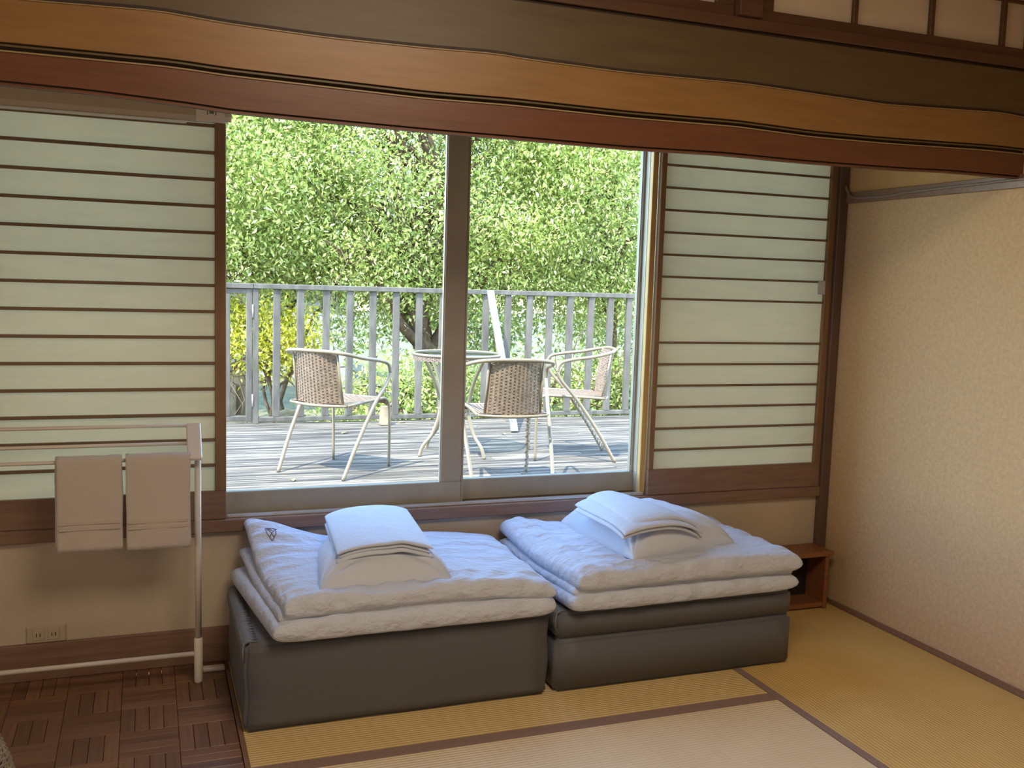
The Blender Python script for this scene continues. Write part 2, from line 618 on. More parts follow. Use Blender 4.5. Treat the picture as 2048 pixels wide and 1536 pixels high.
flo = lambda x: float(np.interp(x, *SLO))
fgr = lambda x: float(np.interp(x, *SGR))
ftp = lambda x: float(np.interp(x, *STP))
lint = bowed('trim_6', M['redwood'], lambda x: flo(x) + .012, lambda x: fgr(x) - .004, -1.0, -.93, kind='structure', label='dark red-brown door head running across the room')
bowed('groove_bead', M['groove'], lambda x: flo(x) + .001, lambda x: flo(x) + .0115, -.992, -.975, lint)
bowed('groove_bead', M['redwood'], lambda x: flo(x), lambda x: flo(x) + .0065, -1.0, -.9925, lint)
bowed('groove_bead', M['ridge'], lambda x: fgr(x) - .0035, lambda x: fgr(x) + .0005, -1.004, -.93, lint)
bowed('groove_bead', M['groove'], lambda x: fgr(x) + .0005, lambda x: fgr(x) + .0095, -.990, -.93, lint)
bowed('groove_bead', M['beamwood'], lambda x: fgr(x) + .0095, lambda x: fgr(x) + .0145, -1.006, -.93, lint)
bowed('groove_bead', M['groove'], lambda x: fgr(x) + .0145, lambda x: fgr(x) + .019, -.996, -.93, lint)
naga = bowed('trim_7', M['orangewood'], lambda x: fgr(x) + .019, lambda x: ftp(x) - .004, -1.012, -.93, kind='structure', label='orange-brown horizontal rail above the door head')
bowed('rail_edge', M['ridge'], lambda x: ftp(x) - .004, lambda x: ftp(x) - .0012, -1.016, -.93, naga)  # pale colour stands in for light on the rail's top edge
bm_ = bowed('trim_8', M['beamwood'], lambda x: ftp(x) - .001, lambda x: 2.325, -1.0, -.93, kind='structure', label='wide brown board above the rail')
bowed('board_edge', M['groove'], lambda x: ftp(x) + .0, lambda x: ftp(x) + .010, -1.004, -1.0005, bm_)
B('shadow_gap', M['groove'], (LX, WX, -.985, -.93, 2.325, 2.338), bm_)
B('trim_9', M['transomwood'], (LX, WX, -1.0, -.93, 2.338, 2.375), bev=.002, kind='structure', label='dark sill rail under the transom screens')
B('trim_10', M['transomwood'], (1.80, 1.885, -1.02, -.93, 2.376, CZ), bev=.002, kind='structure', label='dark upright between the transom screens')
B('wall_lintel', M['upperwall'], (LX, WX, -1.0, -.93, 2.69, CZ), kind='structure')


B('wall_transom', M['upperwall'], (LX, .549, -.99, -.94, 2.376, 2.69), kind='structure')


def ranma(x0, x1, label, pane, rs=.065):
    t = empty('transom_screen', ((x0 + x1) / 2, -.965, 2.376), label, 'screen')
    B('bottom_rail', M['transomwood'], (x0, x1, -.985, -.955, 2.376, 2.411), t, bev=.002)
    B('top_rail', M['transomwood'], (x0, x1, -.985, -.955, 2.655, 2.69), t, bev=.002)
    B('stile', M['transomwood'], (x0, x0 + .065, -.985, -.955, 2.411, 2.655), t, bev=.002)
    B('stile', M['transomwood'], (x1 - rs, x1, -.985, -.955, 2.411, 2.655), t, bev=.002)
    B('paper', M['ranmapaper'], (x0 + .065, x1 - rs, -.966, -.965, 2.411, 2.655), t)
    x = pane
    while x > x0 + .14: x -= .334
    while x < x1 - .1:
        if x > x0 + .1:
            B('muntin', M['transomwood'], (x - .009, x + .009, -.983, -.9665, 2.411, 2.655), t, bev=.001)
        x += .334
    B('cross_bar', M['transomwood'], (x0 + .065, x1 - rs, -.981, -.9665, 2.573, 2.583), t)
    return t


ranma(1.886, 3.083, 'papered transom screen at the top right above the lintel', 2.286, .014)
ranma(0.55, 1.799, 'papered transom screen left of the dark upright, almost out of view', 1.25)

# ------------------------------------------------------------------ window sashes
def sash(idx, x0, x1, y, label, lw=.055, rw=.055):
    w = empty('window_%d' % idx, ((x0 + x1) / 2, y, .56), label, None, None, 'structure')
    y0, y1 = y - .018, y + .018
    B('bottom_rail', M['alu'], (x0, x1, y0, y1, .562, .652), w, bev=.003)
    B('top_rail', M['alu'], (x0, x1, y0, y1, 2.16, 2.219), w, bev=.003)
    B('stile', M['alu'], (x0, x0 + lw, y0, y1, .652, 2.16), w, bev=.003)
    B('stile', M['alu'], (x1 - rw, x1, y0, y1, .652, 2.16), w, bev=.003)
    B('pane', M['glass'], (x0 + lw, x1 - rw, y - .002, y + .002, .652, 2.16), w)
    B('glazing_bead', M['alupale' if idx == 2 else 'alu'], (x1 - rw - .004, x1 - rw, y0 + .004, y - .003, .652, 2.16), w)
    return w


sash(1, -.655, .268, .10, 'aluminium sash behind the left paper screen')
sash(2, .232, 1.243, .062, 'left glass sash of the sliding window', .05, .092)
sash(3, 1.195, 2.104, .10, 'right glass sash of the sliding window', .05, .040)
sash(4, 2.075, 3.03, .062, 'aluminium sash behind the right paper screen')
B('trim_11', M['alu'], (1.243, 1.25, .044, .081, .562, 2.219), kind='structure', label='dark aluminium meeting strip')


# ------------------------------------------------------------------ shoji screens
def shoji(x0, x1, z0, label, skip=(), th=.012, lst=.03, rst=.03, zb=.672, lmat='darkwood_z', rmat='darkwood_z'):
    t = empty('shoji_screen', ((x0 + x1) / 2, -.002, .56), label, 'sliding screen')
    ya, yb = -.018, .004
    B('bottom_rail', M['darkwood'], (x0, x1, ya, yb, .5605, zb), t, bev=.002)
    B('top_rail', M['darkwood'], (x0, x1, ya, yb, 2.17, 2.2195), t, bev=.002)
    B('stile', M[lmat], (x0, x0 + lst, ya, yb, zb, 2.17), t, bev=.002)
    B('stile', M[rmat], (x1 - rst, x1, ya, yb, zb, 2.17), t, bev=.002)
    B('paper', M['paper'], (x0 + lst, x1 - rst, -.0005, .0005, zb, 2.17), t)
    k = -1
    while z0 - k * .0968 > zb + .03:
        if k not in skip:
            z = z0 - k * .0968
            B('slat', M['slatwood'], (x0 + lst, x1 - rst, ya + .003, -.001, z - th / 2, z + th / 2), t, bev=.001)
        k += 1
    return t


shoji(-.645, .284, 2.028, 'left paper screen with thin horizontal slats, behind the towel rack', th=.0115, rst=.040, zb=.670)
shoji(2.099, 3.034, 2.022, 'right paper screen with one slat missing, beside the plain wall', skip=(7,), th=.0095, lst=.026, rst=.036, zb=.676)
# small paper repair on the right screen
B('paper_patch', M['sheet2'], (2.955, 2.996, -.0195, -.0185, 1.480, 1.545)).name = 'paper_patch'
tag(bpy.data.objects['paper_patch'], 'small pale paper patch at the right edge of the right screen', 'patch')

# ------------------------------------------------------------------ air conditioner
ac = empty('air_conditioner', (-.2, -.1, 2.05), 'beige wall air conditioner above the left paper screen, half hidden by the lintel', 'air conditioner')


def acprofile(x0, x1, name, mat, grow=0.0):
    pts = [(-.022, 2.036), (-.12, 2.031), (-.19, 2.016), (-.235, 2.010), (-.247, 2.026), (-.250, 2.08), (-.245, 2.26), (-.225, 2.285), (-.022, 2.29)]
    c = Vector((-.13, 2.17))
    mb = MB()
    A = [mb.bm.verts.new((x0, c.x + (p[0] - c.x) * (1 + grow), c.y + (p[1] - c.y) * (1 + grow))) for p in pts]
    C = [mb.bm.verts.new((x1, c.x + (p[0] - c.x) * (1 + grow), c.y + (p[1] - c.y) * (1 + grow))) for p in pts]
    for j in range(len(pts)):
        mb.bm.faces.new((A[j], A[(j + 1) % len(pts)], C[(j + 1) % len(pts)], C[j]))
    mb.bm.faces.new(A[::-1]); mb.bm.faces.new(C)
    return mb.build(name, mat, ac)


acprofile(-.60, .243, 'body', M['acbody'])
acprofile(.243, .285, 'end_cap', M['plastic'], -.02)
B('louvre', M['plastic'], (-.56, .14, -.236, -.19, 2.004, 2.0095), ac, bev=.002)
B('louvre', M['acbody'], (-.56, .14, -.10, -.05, 2.022, 2.0285), ac, bev=.002)
st = B('sticker', M['sticker'], (.168, .262, -.2535, -.2505, 2.006, 2.085), ac, bev=.0005)
for i, (a, b) in enumerate([(.203, .207), (.211, .226), (.230, .234)]):
    B('printed_mark', M['ink'], (a, b, -.2541, -.2536, 2.030 + (.004 if i == 1 else 0), 2.043), st)

# ------------------------------------------------------------------ grey cable on the picture rail
cb = MB().tube(catmull([(WX - .02, -.037, 1.985), (WX - .02, -.045, 1.965), (WX - .02, -.085, 1.932), (WX - .02, -.2, 1.924), (WX - .02, -.345, 1.922), (WX - .02, -.42, 1.928), (WX - .02, -.604, 1.932), (WX - .02, -.835, 1.934), (WX - .02, -1.05, 1.936), (WX - .02, -2.2, 1.934)], 6), .0052, 8)
cb.build('power_cable', M['cable'], None, origin=(WX - .02, -.6, 1.93), label='thin grey cable clipped along the dark rail on the right wall', cat='cable')

# ------------------------------------------------------------------ wall outlet
o = empty('wall_outlet', (-.347, 0, .16), 'double wall outlet low on the wall behind the towel rack', 'outlet')
pl = B('plate', M['outlet'], (-.412, -.283, -.008, 0.0, .136, .196), o, bev=.002)
for cx in (-.373, -.322):
    s = B('socket', M['outlet'], (cx - .019, cx + .019, -.011, -.0081, .146, .186), o, bev=.001)
    for dx in (-.006, .006):
        B('slot', M['dark'], (cx + dx - .0013, cx + dx + .0013, -.0115, -.0108, .158, .173), s)

# ------------------------------------------------------------------ towel rack
rack = empty('towel_rack', (-.3, -.2, 0), 'white metal towel rack with three top bars, two towels on it', 'towel rack')
bars = [(-.145, .945), (-.195, .888), (-.245, .843)]
for y, z in bars:
    MB().tube([(-.80, y, z), (.155, y, z)], .0065, 12).build('bar', M['white'], rack)
for x in (.163, -.81):
    br = MB()
    rt = Matrix.Rotation(math.atan2(.10, .125), 3, 'X')
    br.box(x - .028, x + .022, -.280, -.118, .885, .903, bev=.004, rot=Matrix.Rotation(math.radians(42), 3, 'X'))
    br.build('end_bracket', M['white'], rack)
    MB().tube([(x + .009, -.2, .16), (x + .009, -.2, .885)], .0115, 14).build('post', M['white'], rack)
    MB().tube([(x + .009, -.2, .0), (x + .009, -.2, .008), (x + .009, -.2, .165), (x + .009, -.2, .17)], [.013, .0155, .0155, .012], 14).build('foot_sleeve', M['white'], rack)
    fb = MB().tube([(x + .009, -.2, .02), (x + .009, -.05, .02)], .010, 10).build('rear_foot', M['white'], rack)
MB().tube([(-.80, -.2, .110), (.157, -.2, .110)], .009, 12).build('low_bar', M['white'], rack)


def towel(x0, x1, ztop, zbot, label, seed):
    t = empty('towel', ((x0 + x1) / 2, -.245, ztop), label, 'towel', 'white towels on the rack')
    w = x1 - x0

    def sheet(yoff, zb, dx):
        mb = MB()
        cols, prof = 26, []
        r = .009 + yoff
        # front from bottom to top, over the bar, down the back
        for s in np.linspace(0, 1, 22): prof.append((-.245 - r, zb + (ztop - r - zb) * s, s))
        for a in np.linspace(0, PI, 8)[1:-1]: prof.append((-.245 - r * math.cos(a), ztop - r + r * math.sin(a), 1))
        for s in np.linspace(1, 0, 18): prof.append((-.245 + r, zb + .03 + (ztop - r - zb - .03) * s, s))
        grid = []
        for i in range(cols + 1):
            u = i / cols
            row = []
            for (y, z, s) in prof:
                q = noise.noise(Vector((u * 3 + seed, z * 7, yoff * 90)))
                hang = (1 - s)
                xx = x0 + dx + u * w + .004 * noise.noise(Vector((z * 9, seed + yoff * 50, u * 2)))
                edge = 1 - (2 * abs(u - .5)) ** 8
                yy = y + (.006 * q * (.3 + hang)) * (1 if y < -.245 else -1)
                zz = z + (.004 * noise.noise(Vector((u * 5, seed, 3))) if s < .02 or s == 1 else 0)
                row.append(mb.bm.verts.new((xx, yy, zz)))
            grid.append(row)
        for i in range(cols):
            for j in range(len(prof) - 1):
                f = mb.bm.faces.new((grid[i][j], grid[i + 1][j], grid[i + 1][j + 1], grid[i][j + 1]))
                f.smooth = True
        return mb
    a = sheet(.016, zbot, 0).build('outer_layer', M['towel'], t)
    md = a.modifiers.new('thick', 'SOLIDIFY'); md.thickness = .006; md.offset = -1
    b = sheet(.006, zbot + .012, .004 * (1 if seed > 2 else -1)).build('inner_layer', M['towel'], t)
    md = b.modifiers.new('thick', 'SOLIDIFY'); md.thickness = .006; md.offset = -1
    for zz in (zbot + .075, zbot + .095):
        B('woven_band', M['towelband'], (x0 + .006, x1 - .006, -.2745, -.2695, zz, zz + .008), a)
    return t


towel(-.284, -.078, .864, .537, 'white folded towel on the left of the rack', 1.3)
towel(-.066, .142, .866, .530, 'white folded towel on the rack, next to its right post', 4.1)

ab = empty('cable_adapter', (.235, -.10, 0), 'small white box on the floor beside the towel rack foot', 'adapter')
B('casing', M['white'], (.190, .272, -.118, -.088, .0, .016), ab, bev=.003)
B('casing_ridge', M['white'], (.196, .266, -.1195, -.1181, .006, .009), ab)

# ------------------------------------------------------------------ wicker basket at the left edge
bk = empty('wicker_basket', (-.66, -.80, 0), 'pale wicker basket at the lower left edge', 'basket')
cx, cy = -.66, -.80


def brad(z):
    return .295 - .115 * (z / .27) ** 1.5


for i in range(34):
    z = .006 + i * .0078
    pts = []
    for a in range(72):
        th = 2 * PI * a / 72
        rr = brad(z) + .003 * (1 if (a + i) % 2 else -1)
        pts.append((cx + rr * math.cos(th), cy + rr * math.sin(th), z))
    if i == 0: wv = MB()
    wv.tube(pts, .0036, 5, closed=True)
wv.build('woven_side', M['wicker'], bk, kind='stuff')
stk = MB()
for a in range(36):
    th = 2 * PI * (a + .5) / 36
    stk.tube([(cx + brad(z) * math.cos(th), cy + brad(z) * math.sin(th), z) for z in np.linspace(0.002, .27, 8)], .0028, 5)
stk.build('upright_canes', M['wicker'], bk, kind='stuff')
MB().tube([(cx + (brad(.272)) * math.cos(t), cy + brad(.272) * math.sin(t), .272) for t in np.linspace(0, 2 * PI, 48, endpoint=False)], .008, 8, closed=True).build('rim', M['wicker'], bk)
MB().lathe([(.001, .002), (.285, .002), (.285, .008), (.001, .008)], cx, cy, 32).build('base', M['wicker'], bk)

# ------------------------------------------------------------------ side table in the corner
sd = empty('side_table', (2.75, -.075, 0), 'low brown wooden side table in the corner beside the right bed', 'side table')
B('top', M['tablewood'], (2.47, 3.03, -.165, -.01, .256, .278), sd, bev=.002)
B('side_panel', M['tablewood'], (2.993, 3.015, -.155, -.015, 0.0, .256), sd, bev=.0015)
B('side_panel', M['tablewood'], (2.485, 2.507, -.155, -.015, 0.0, .256), sd, bev=.0015)
B('bottom_board', M['tablewood'], (2.507, 2.993, -.150, -.015, .008, .030), sd, bev=.0015)
B('back_panel', M['dark'], (2.507, 2.993, -.022, -.016, .030, .256), sd)


# ------------------------------------------------------------------ soft shapes
def soft_slab(name, mat, parent, corners, zb, th, nu=70, nv=60, n=8.0, p=2.0, wr=(.004, 9, 3), extra=None, seed=0.0, mid=.5, front_wr=0.0, **k):
    """a cushion-like slab over the quad corners = BL, BR, FR, FL (x, y); zb(u,v), th(u,v) with u,v in -1..1 (v=1 at the back)"""
    BL, BR, FR, FL = [Vector((c[0], c[1])) for c in corners]
    us = np.sin(np.linspace(-PI / 2, PI / 2, nu + 1)) * .5 + np.linspace(-1, 1, nu + 1) * .5
    vs = np.sin(np.linspace(-PI / 2, PI / 2, nv + 1)) * .5 + np.linspace(-1, 1, nv + 1) * .5
    mb = MB()
    top, bot = [], []
    for u in us:
        rt, rb = [], []
        for v in vs:
            s, t = (u + 1) / 2, (v + 1) / 2
            P = (BL * (1 - s) + BR * s) * t + (FL * (1 - s) + FR * s) * (1 - t)
            e = max(0.0, (1 - abs(u) ** n) * (1 - abs(v) ** n))
            pr = e ** (1 / p)
            z0, h = zb(u, v), th(u, v)
            w = noise.noise(Vector((P.x * wr[2] + seed, P.y * wr[1] + .8 * noise.noise(Vector((P.x * 4, P.y * 4, seed))), seed)))
            w2 = noise.noise(Vector((P.x * wr[1] * .5, P.y * wr[2], seed + 7)))
            ww = wr[0] * (w + .5 * w2 + .8 * (0.5 - abs(noise.noise(Vector((P.x * 5 + seed, P.y * 11, seed + 3)))))) * min(1, pr * 1.3)
            if extra: ww += extra(u, v, P)
            fx = front_wr * noise.noise(Vector((P.x * 14 + seed, z0 * 9, seed))) * max(0, -v) ** 6
            zt = z0 + h * (mid + (1 - mid) * pr) + ww
            zbm = z0 + h * mid * (1 - pr)
            rt.append(mb.bm.verts.new((P.x, P.y + fx, zt)))
            if abs(u) >= 1 or abs(v) >= 1:
                rb.append(rt[-1])
            else:
                rb.append(mb.bm.verts.new((P.x, P.y + fx * .6, zbm)))
        top.append(rt); bot.append(rb)
    for i in range(nu):
        for j in range(nv):
            f = mb.bm.faces.new((top[i][j], top[i + 1][j], top[i + 1][j + 1], top[i][j + 1])); f.smooth = True
            q = (bot[i][j], bot[i][j + 1], bot[i + 1][j + 1], bot[i + 1][j])
            if len(set(q)) == 4 and not all(x in (top[i][j], top[i + 1][j], top[i + 1][j + 1], top[i][j + 1]) for x in q):
                f = mb.bm.faces.new(q); f.smooth = True
    return mb.build(name, mat, parent, **k)


C_ = lambda v: (lambda a, b: v)


# folding mattresses
def mattress(x0, x1, y0, y1, label, layers, bow):
    t = empty('folding_mattress', ((x0 + x1) / 2, (y0 + y1) / 2, 0), label, 'mattress', 'black folding mattresses under the window')
    for i, (a, b, ins) in enumerate(layers):
        mb = MB()
        bmm = mb.bm
        mb.box(x0 + ins, x1 - ins, y0 + ins, y1 - ins, a, b, bev=.014, seg=3)
        bmesh.ops.subdivide_edges(bmm, edges=[e for e in bmm.edges if e.calc_length() > .2], cuts=12, use_grid_fill=True)
        for v in bmm.verts:
            s = (v.co.x - x0) / (x1 - x0)
            if v.co.y < (y0 + y1) / 2:
                v.co.y += bow * math.sin(PI * s) * math.sin(PI * (v.co.z - a) / (b - a)) + .004 * noise.noise(Vector((v.co.x * 5, v.co.z * 9, i)))
            v.co.x += .006 * noise.noise(Vector((v.co.y * 6, v.co.z * 12, i + 3))) * (1 if abs(s - .5) > .48 else 0)
            if v.co.z <= 0.001: v.co.z = 0.0
        for f in bmm.faces: f.smooth = True
        mb.build('mattress_section', M['vinyl'], t)
        for zz in ((a + .006), (b - .006)):
            pass
    return t


def edge_crinkle(t, xs, y0, y1, z0, z1, name='crinkled_side'):
    mb = MB()
    nu_, nv_ = 60, 14
    g = []
    for i in range(nu_ + 1):
        row = []
        for j in range(nv_ + 1):
            y = y0 + (y1 - y0) * i / nu_
            z = z0 + (z1 - z0) * j / nv_
            d = .007 * abs(noise.noise(Vector((y * 38, z * 10, xs)))) + .003 * noise.noise(Vector((y * 80, z * 40, 1)))
            row.append(mb.bm.verts.new((xs - .001 - d, y, z)))
        g.append(row)
    for i in range(nu_):
        for j in range(nv_):
            f = mb.bm.faces.new((g[i][j], g[i + 1][j], g[i + 1][j + 1], g[i][j + 1])); f.smooth = True
    o = mb.build(name, M['vinylside'], t)
    return o


m1 = mattress(.292, 1.362, -.668, -.045, 'left black folding mattress, smooth at the front, beside the towel rack', [(0.0, .302, 0.0)], -.004)
mb = MB()
for i in range(46):      # gathered, crinkled top hem along the left side of the fold
    y = -.655 + i * .0130
    mb.tube([(.289, y, .236 + .006 * random.random()), (.287, y + .004, .27), (.291, y + .008, .297), (.306, y + .010, .3055), (.335, y + .012 * random.random(), .305)], [.002, .0045, .0055, .005, .001], 6)
mb.build('gathered_hem', M['vinylside'], m1, label='crinkled shiny edge', kind='stuff')
m2 = mattress(1.394, 2.424, -.668, -.045, 'right black folding mattress with a fold line across its front', [(0.0, .199, 0.0), (.2, .302, .002)], -.004)
mb = MB()
for i in range(12):
    y = -.66 + i * .016
    mb.tube([(1.392, y, .24), (1.390, y + .004, .27), (1.395, y + .008, .297), (1.412, y + .010, .3055), (1.44, y + .012 * random.random(), .305)], [.002, .0045, .0055, .005, .001], 6)
mb.build('gathered_hem', M['vinylside'], m2, label='crinkled shiny edge', kind='stuff')


# left duvet
d1 = empty('duvet', (.85, -.37, .303), 'white folded duvet with a small printed mark on its raised corner, on the left mattress', 'duvet', 'folded white duvets')
soft_slab('folded_layer', M['sheet'], d1, [(.292, -.06), (1.372, -.06), (1.372, -.715), (.375, -.725)],
          lambda u, v: .303 + .006 * max(0, v) , lambda u, v: .088, wr=(.005, 9, 3), seed=1.1, n=16, p=2.6, front_wr=.014)
soft_slab('folded_layer', M['sheet'], d1, [(.325, -.05), (1.365, -.05), (1.362, -.690), (.395, -.700)],
          lambda u, v: .358 + .05 * math.exp(-((u + 1) ** 2 + (v - 1) ** 2) / .35), lambda u, v: .060, wr=(.005, 12, 3), seed=2.4, n=16, p=2.6)


def d1top(u, v):
    lift = .115 * math.exp(-((u + 1) ** 2 / .16 + (v - 1) ** 2 / .30))
    return .382 + lift + .012 * max(0, v) - .022 * max(0, u) ** 4 + .010 * math.cos(u * 2.2)


def d1creases(u, v, P):
    # gathered pleats near the left edge and near the front right
    a = .006 * math.exp(-((u + .95) / .25) ** 2) * math.sin(P.y * 95 + 2 * math.sin(P.x * 9)) * (1 if abs(v) < .97 else 0)
    b = .005 * math.exp(-((v + .72) / .22) ** 2) * math.sin(P.x * 60 - P.y * 40 + 2 * math.sin(P.x * 7)) * (1 if abs(u) < .97 else 0)
    c = .0035 * math.sin(P.y * 70 + 3 * noise.noise(Vector((P.x * 3, P.y * 3, 5)))) * (1 if u > .1 else .4) * (1 - abs(v) ** 6) * (1 - abs(u) ** 8)
    return a + b + c


soft_slab('folded_layer', M['sheet'], d1, [(.345, -.045), (1.362, -.05), (1.368, -.712), (.412, -.718)],
          d1top, lambda u, v: .082, nu=150, nv=120, wr=(.010, 14, 3), extra=d1creases, seed=3.7, n=16, p=2.6, front_wr=.012)

# right duvet
d2 = empty('duvet', (1.9, -.37, .303), 'white folded duvet on the right mattress, nearest the corner table', 'duvet', 'folded white duvets')
soft_slab('folded_layer', M['sheet'], d2, [(1.385, -.06), (2.41, -.06), (2.425, -.70), (1.430, -.715)],
          lambda u, v: .303, lambda u, v: .078, wr=(.005, 9, 3), seed=6.1, n=16, p=2.6, front_wr=.014)
soft_slab('folded_layer', M['sheet'], d2, [(1.382, -.05), (2.40, -.05), (2.41, -.675), (1.445, -.690)],
          lambda u, v: .350 + .03 * math.exp(-((u + 1) ** 2 + (v - 1) ** 2) / .3), lambda u, v: .055, wr=(.005, 12, 3), seed=7.4, n=16, p=2.6)


def d2top(u, v):
    return .378 + .045 * math.exp(-((u + 1) ** 2 / .2 + (v - 1) ** 2 / .4)) + .012 * math.cos(u * 1.6) * math.cos(v)


def d2creases(u, v, P):
    a = .006 * math.exp(-((u + .9) / .3) ** 2) * math.sin(P.x * 80 + P.y * 20 + 2 * math.sin(P.y * 9)) * (1 if abs(u) < .97 else 0) * .6
    c = .004 * math.sin(P.y * 75 + 3 * noise.noise(Vector((P.x * 3, P.y * 3, 9)))) * (1 if u > .3 else .5) * (1 - abs(v) ** 6) * (1 - abs(u) ** 8)
    return a + c


soft_slab('folded_layer', M['sheet'], d2, [(1.385, -.045), (2.41, -.05), (2.425, -.712), (1.455, -.718)],
          d2top, lambda u, v: .088, nu=150, nv=120, wr=(.010, 14, 3), extra=d2creases, seed=9.7, n=16, p=2.6, front_wr=.012)


# pillows
def pil_extra(seed, amp=.008):
    def f(u, v, P):
        r = math.hypot(u, v)
        ang = math.atan2(v, u)
        q = 0
        for cu, cv in ((1, 1), (1, -1), (-1, 1), (-1, -1)):
            d = math.hypot(u - cu, v - cv)
            a = math.atan2(v - cv, u - cu)
            q += math.exp(-(d / .7) ** 2) * math.sin(a * 17 + seed + 3 * d)
        return amp * q * (1 - max(abs(u), abs(v)) ** 10)
    return f


p1 = soft_slab('pillow', M['sheet2'], None, [(.600, -.20), (.985, -.19), (.998, -.665), (.528, -.675)],
               lambda u, v: .446 - .012 * max(0, -v) ** 2, lambda u, v: .122, mid=.14, n=3.6, p=2.0, nu=80, nv=80, wr=(.006, 6, 6), extra=pil_extra(1.0), seed=12,
               origin=(.76, -.42, .47), label='white pillow on the left duvet, under a folded sheet', cat='pillow', group='white pillows on the duvets')
p2 = soft_slab('pillow', M['sheet2'], None, [(1.640, -.085), (2.09, -.10), (2.215, -.555), (1.700, -.655)],
               lambda u, v: .452, lambda u, v: .155, mid=.14, n=3.4, p=1.9, nu=80, nv=80, wr=(.006, 6, 6), extra=pil_extra(2.0), seed=15,
               origin=(1.9, -.35, .47), label='white pillow on the right duvet, leaning towards the corner', cat='pillow', group='white pillows on the duvets')

# folded sheets on the pillows
s1 = empty('folded_sheet', (.78, -.35, .6), 'white folded sheet draped over the pillow on the left duvet', 'bed linen', 'folded sheets on the pillows')


def s1base(off):
    def f(u, v):
        return .560 + off - .026 * abs(u) ** 2.5 + .012 * v + .006 * math.exp(-(u - .35) ** 2 / .05) * max(0, -v)
    return f


for i, (off, ins) in enumerate([(0.0, 0.0), (.015, .008), (.030, .0)]):
    soft_slab('sheet_fold', M['sheet2'], s1, [(.632 + ins, -.165), (.965 - ins, -.125), (.935 - ins, -.620 + ins), (.598 + ins, -.605 + ins)],
              s1base(off), lambda u, v: .0185, nu=50, nv=50, n=14, p=2, wr=(.0025, 8, 4), seed=20 + i)
s2 = empty('folded_sheet', (1.8, -.5, .62), 'two-layer white folded sheet on the pillow of the right duvet', 'bed linen', 'folded sheets on the pillows')
for i, (off, cr) in enumerate([(0.0, [(1.63, -.26), (1.86, -.22), (2.02, -.60), (1.655, -.650)]),
                               (.016, [(1.64, -.24), (1.87, -.20), (2.03, -.61), (1.66, -.655)]),
                               (.033, [(1.70, -.22), (1.90, -.18), (2.02, -.58), (1.70, -.625)])]):
    soft_slab('sheet_fold', M['sheet2'], s2, cr,
              (lambda o_: lambda u, v: .590 + o_ - .022 * abs(u) ** 2.5 - .03 * max(0, u) ** 2 - .022 * max(0, -v) ** 3)(off), lambda u, v: .018, nu=50, nv=50, n=14, p=2, wr=(.0025, 8, 4), seed=30 + i)


# printed mark on the raised corner of the left duvet: a shield outline with slanting strokes
def mark():
    mb = MB()
    c = Vector((.428, -.098, .0))
    dirx = Vector((.95, .05, -.10)); diry = Vector((-.05, .55, .60))

    def P(a, b):
        return c + dirx * a + diry * b
    strokes = [[(-.018, .016), (.020, .018), (.019, -.004), (.003, -.022), (-.014, -.006), (-.018, .016)],
               [(-.006, -.014), (.026, .020)], [(-.012, .010), (.010, -.012)], [(-.010, .016), (.006, .004)]]
    return strokes, P


mk_strokes, mkP = mark()

# ------------------------------------------------------------------ the deck outside
DZ = 0.30
dk = empty('deck', (2.0, 2.0, DZ), 'weathered grey wooden deck outside the window', 'deck')
pitch = .1045
plank_me = None
for i in range(38):
    y = .16 + i * pitch
    for x0 in (-2.6, 2.2 + .35 * ((i * 7) % 5)):
        L = 4.8 + .35 * ((i * 7) % 5) if x0 < 0 else 5.2
        o = MB().box(x0, x0 + L - .004, y, y + pitch - .007, DZ - .026, DZ - .0008 * random.random(), bev=.0025).build('plank', M['deck'], dk)
B('joist', M['railing'], (-2.5, 7, .2, .3, DZ - .14, DZ - .028), dk)
B('joist', M['railing'], (-2.5, 7, 4.0, 4.1, DZ - .14, DZ - .028), dk)
B('wall_outside', M['plaster'], (LX, 7.3, .13, .15, -.9, DZ - .03), kind='structure')

# railing
rl = empty('deck_railing', (2.4, 4.1, DZ), 'grey weathered wooden railing along the far edge of the deck', 'railing')
B('top_rail', M['railing'], (.80, 6.6, 4.065, 4.135, 1.375, 1.415), rl, bev=.004)
B('bottom_rail', M['railing'], (.84, 6.6, 4.08, 4.12, .315, .352), rl, bev=.004)
B('post', M['railing'], (.795, .84, 4.078, 4.122, DZ, 1.375), rl, bev=.003)
bal = MB().box(-.027, .027, -.021, .021, .352, 1.375, bev=.003).build('baluster', M['railing'], rl, origin=(0, 0, 0))
bme = bal.data
bpy.data.objects.remove(bal)
for k in range(29):
    o = bpy.data.objects.new('baluster', bme)
    COL.objects.link(o)
    o.parent = rl
    o.location = (.976 + .1965 * k - 2.4, 0, -DZ)
    o.rotation_euler = (random.uniform(-.004, .004), random.uniform(-.006, .006), random.uniform(-.12, .12))
gt = empty('railing_gate', (.5, 4.1, DZ), 'grey wooden gate at the left end of the railing, hinged on the post', 'gate')
B('top_rail', M['railing'], (-.1, .79, 4.085, 4.115, 1.335, 1.375), gt, bev=.003)
B('cap_rail', M['railing'], (-.1, .797, 4.065, 4.135, 1.376, 1.415), gt, bev=.003)
B('bottom_rail', M['railing'], (-.1, .79, 4.085, 4.115, .325, .362), gt, bev=.003)
B('stile', M['railing'], (.745, .79, 4.08, 4.12, .32, 1.375), gt, bev=.003)
B('stile', M['railing'], (.585, .622, 4.085, 4.115, .362, 1.335), gt, bev=.003)
for x in (.40, .2, .0):
    B('stile', M['railing'], (x, x + .04, 4.085, 4.115, .362, 1.335), gt, bev=.003)
for z in (1.20, .49):
    MB().tube([(.7925, 4.074, z - .05), (.7925, 4.074, z + .05)], .006, 8).build('hinge', M['alupale'], gt)

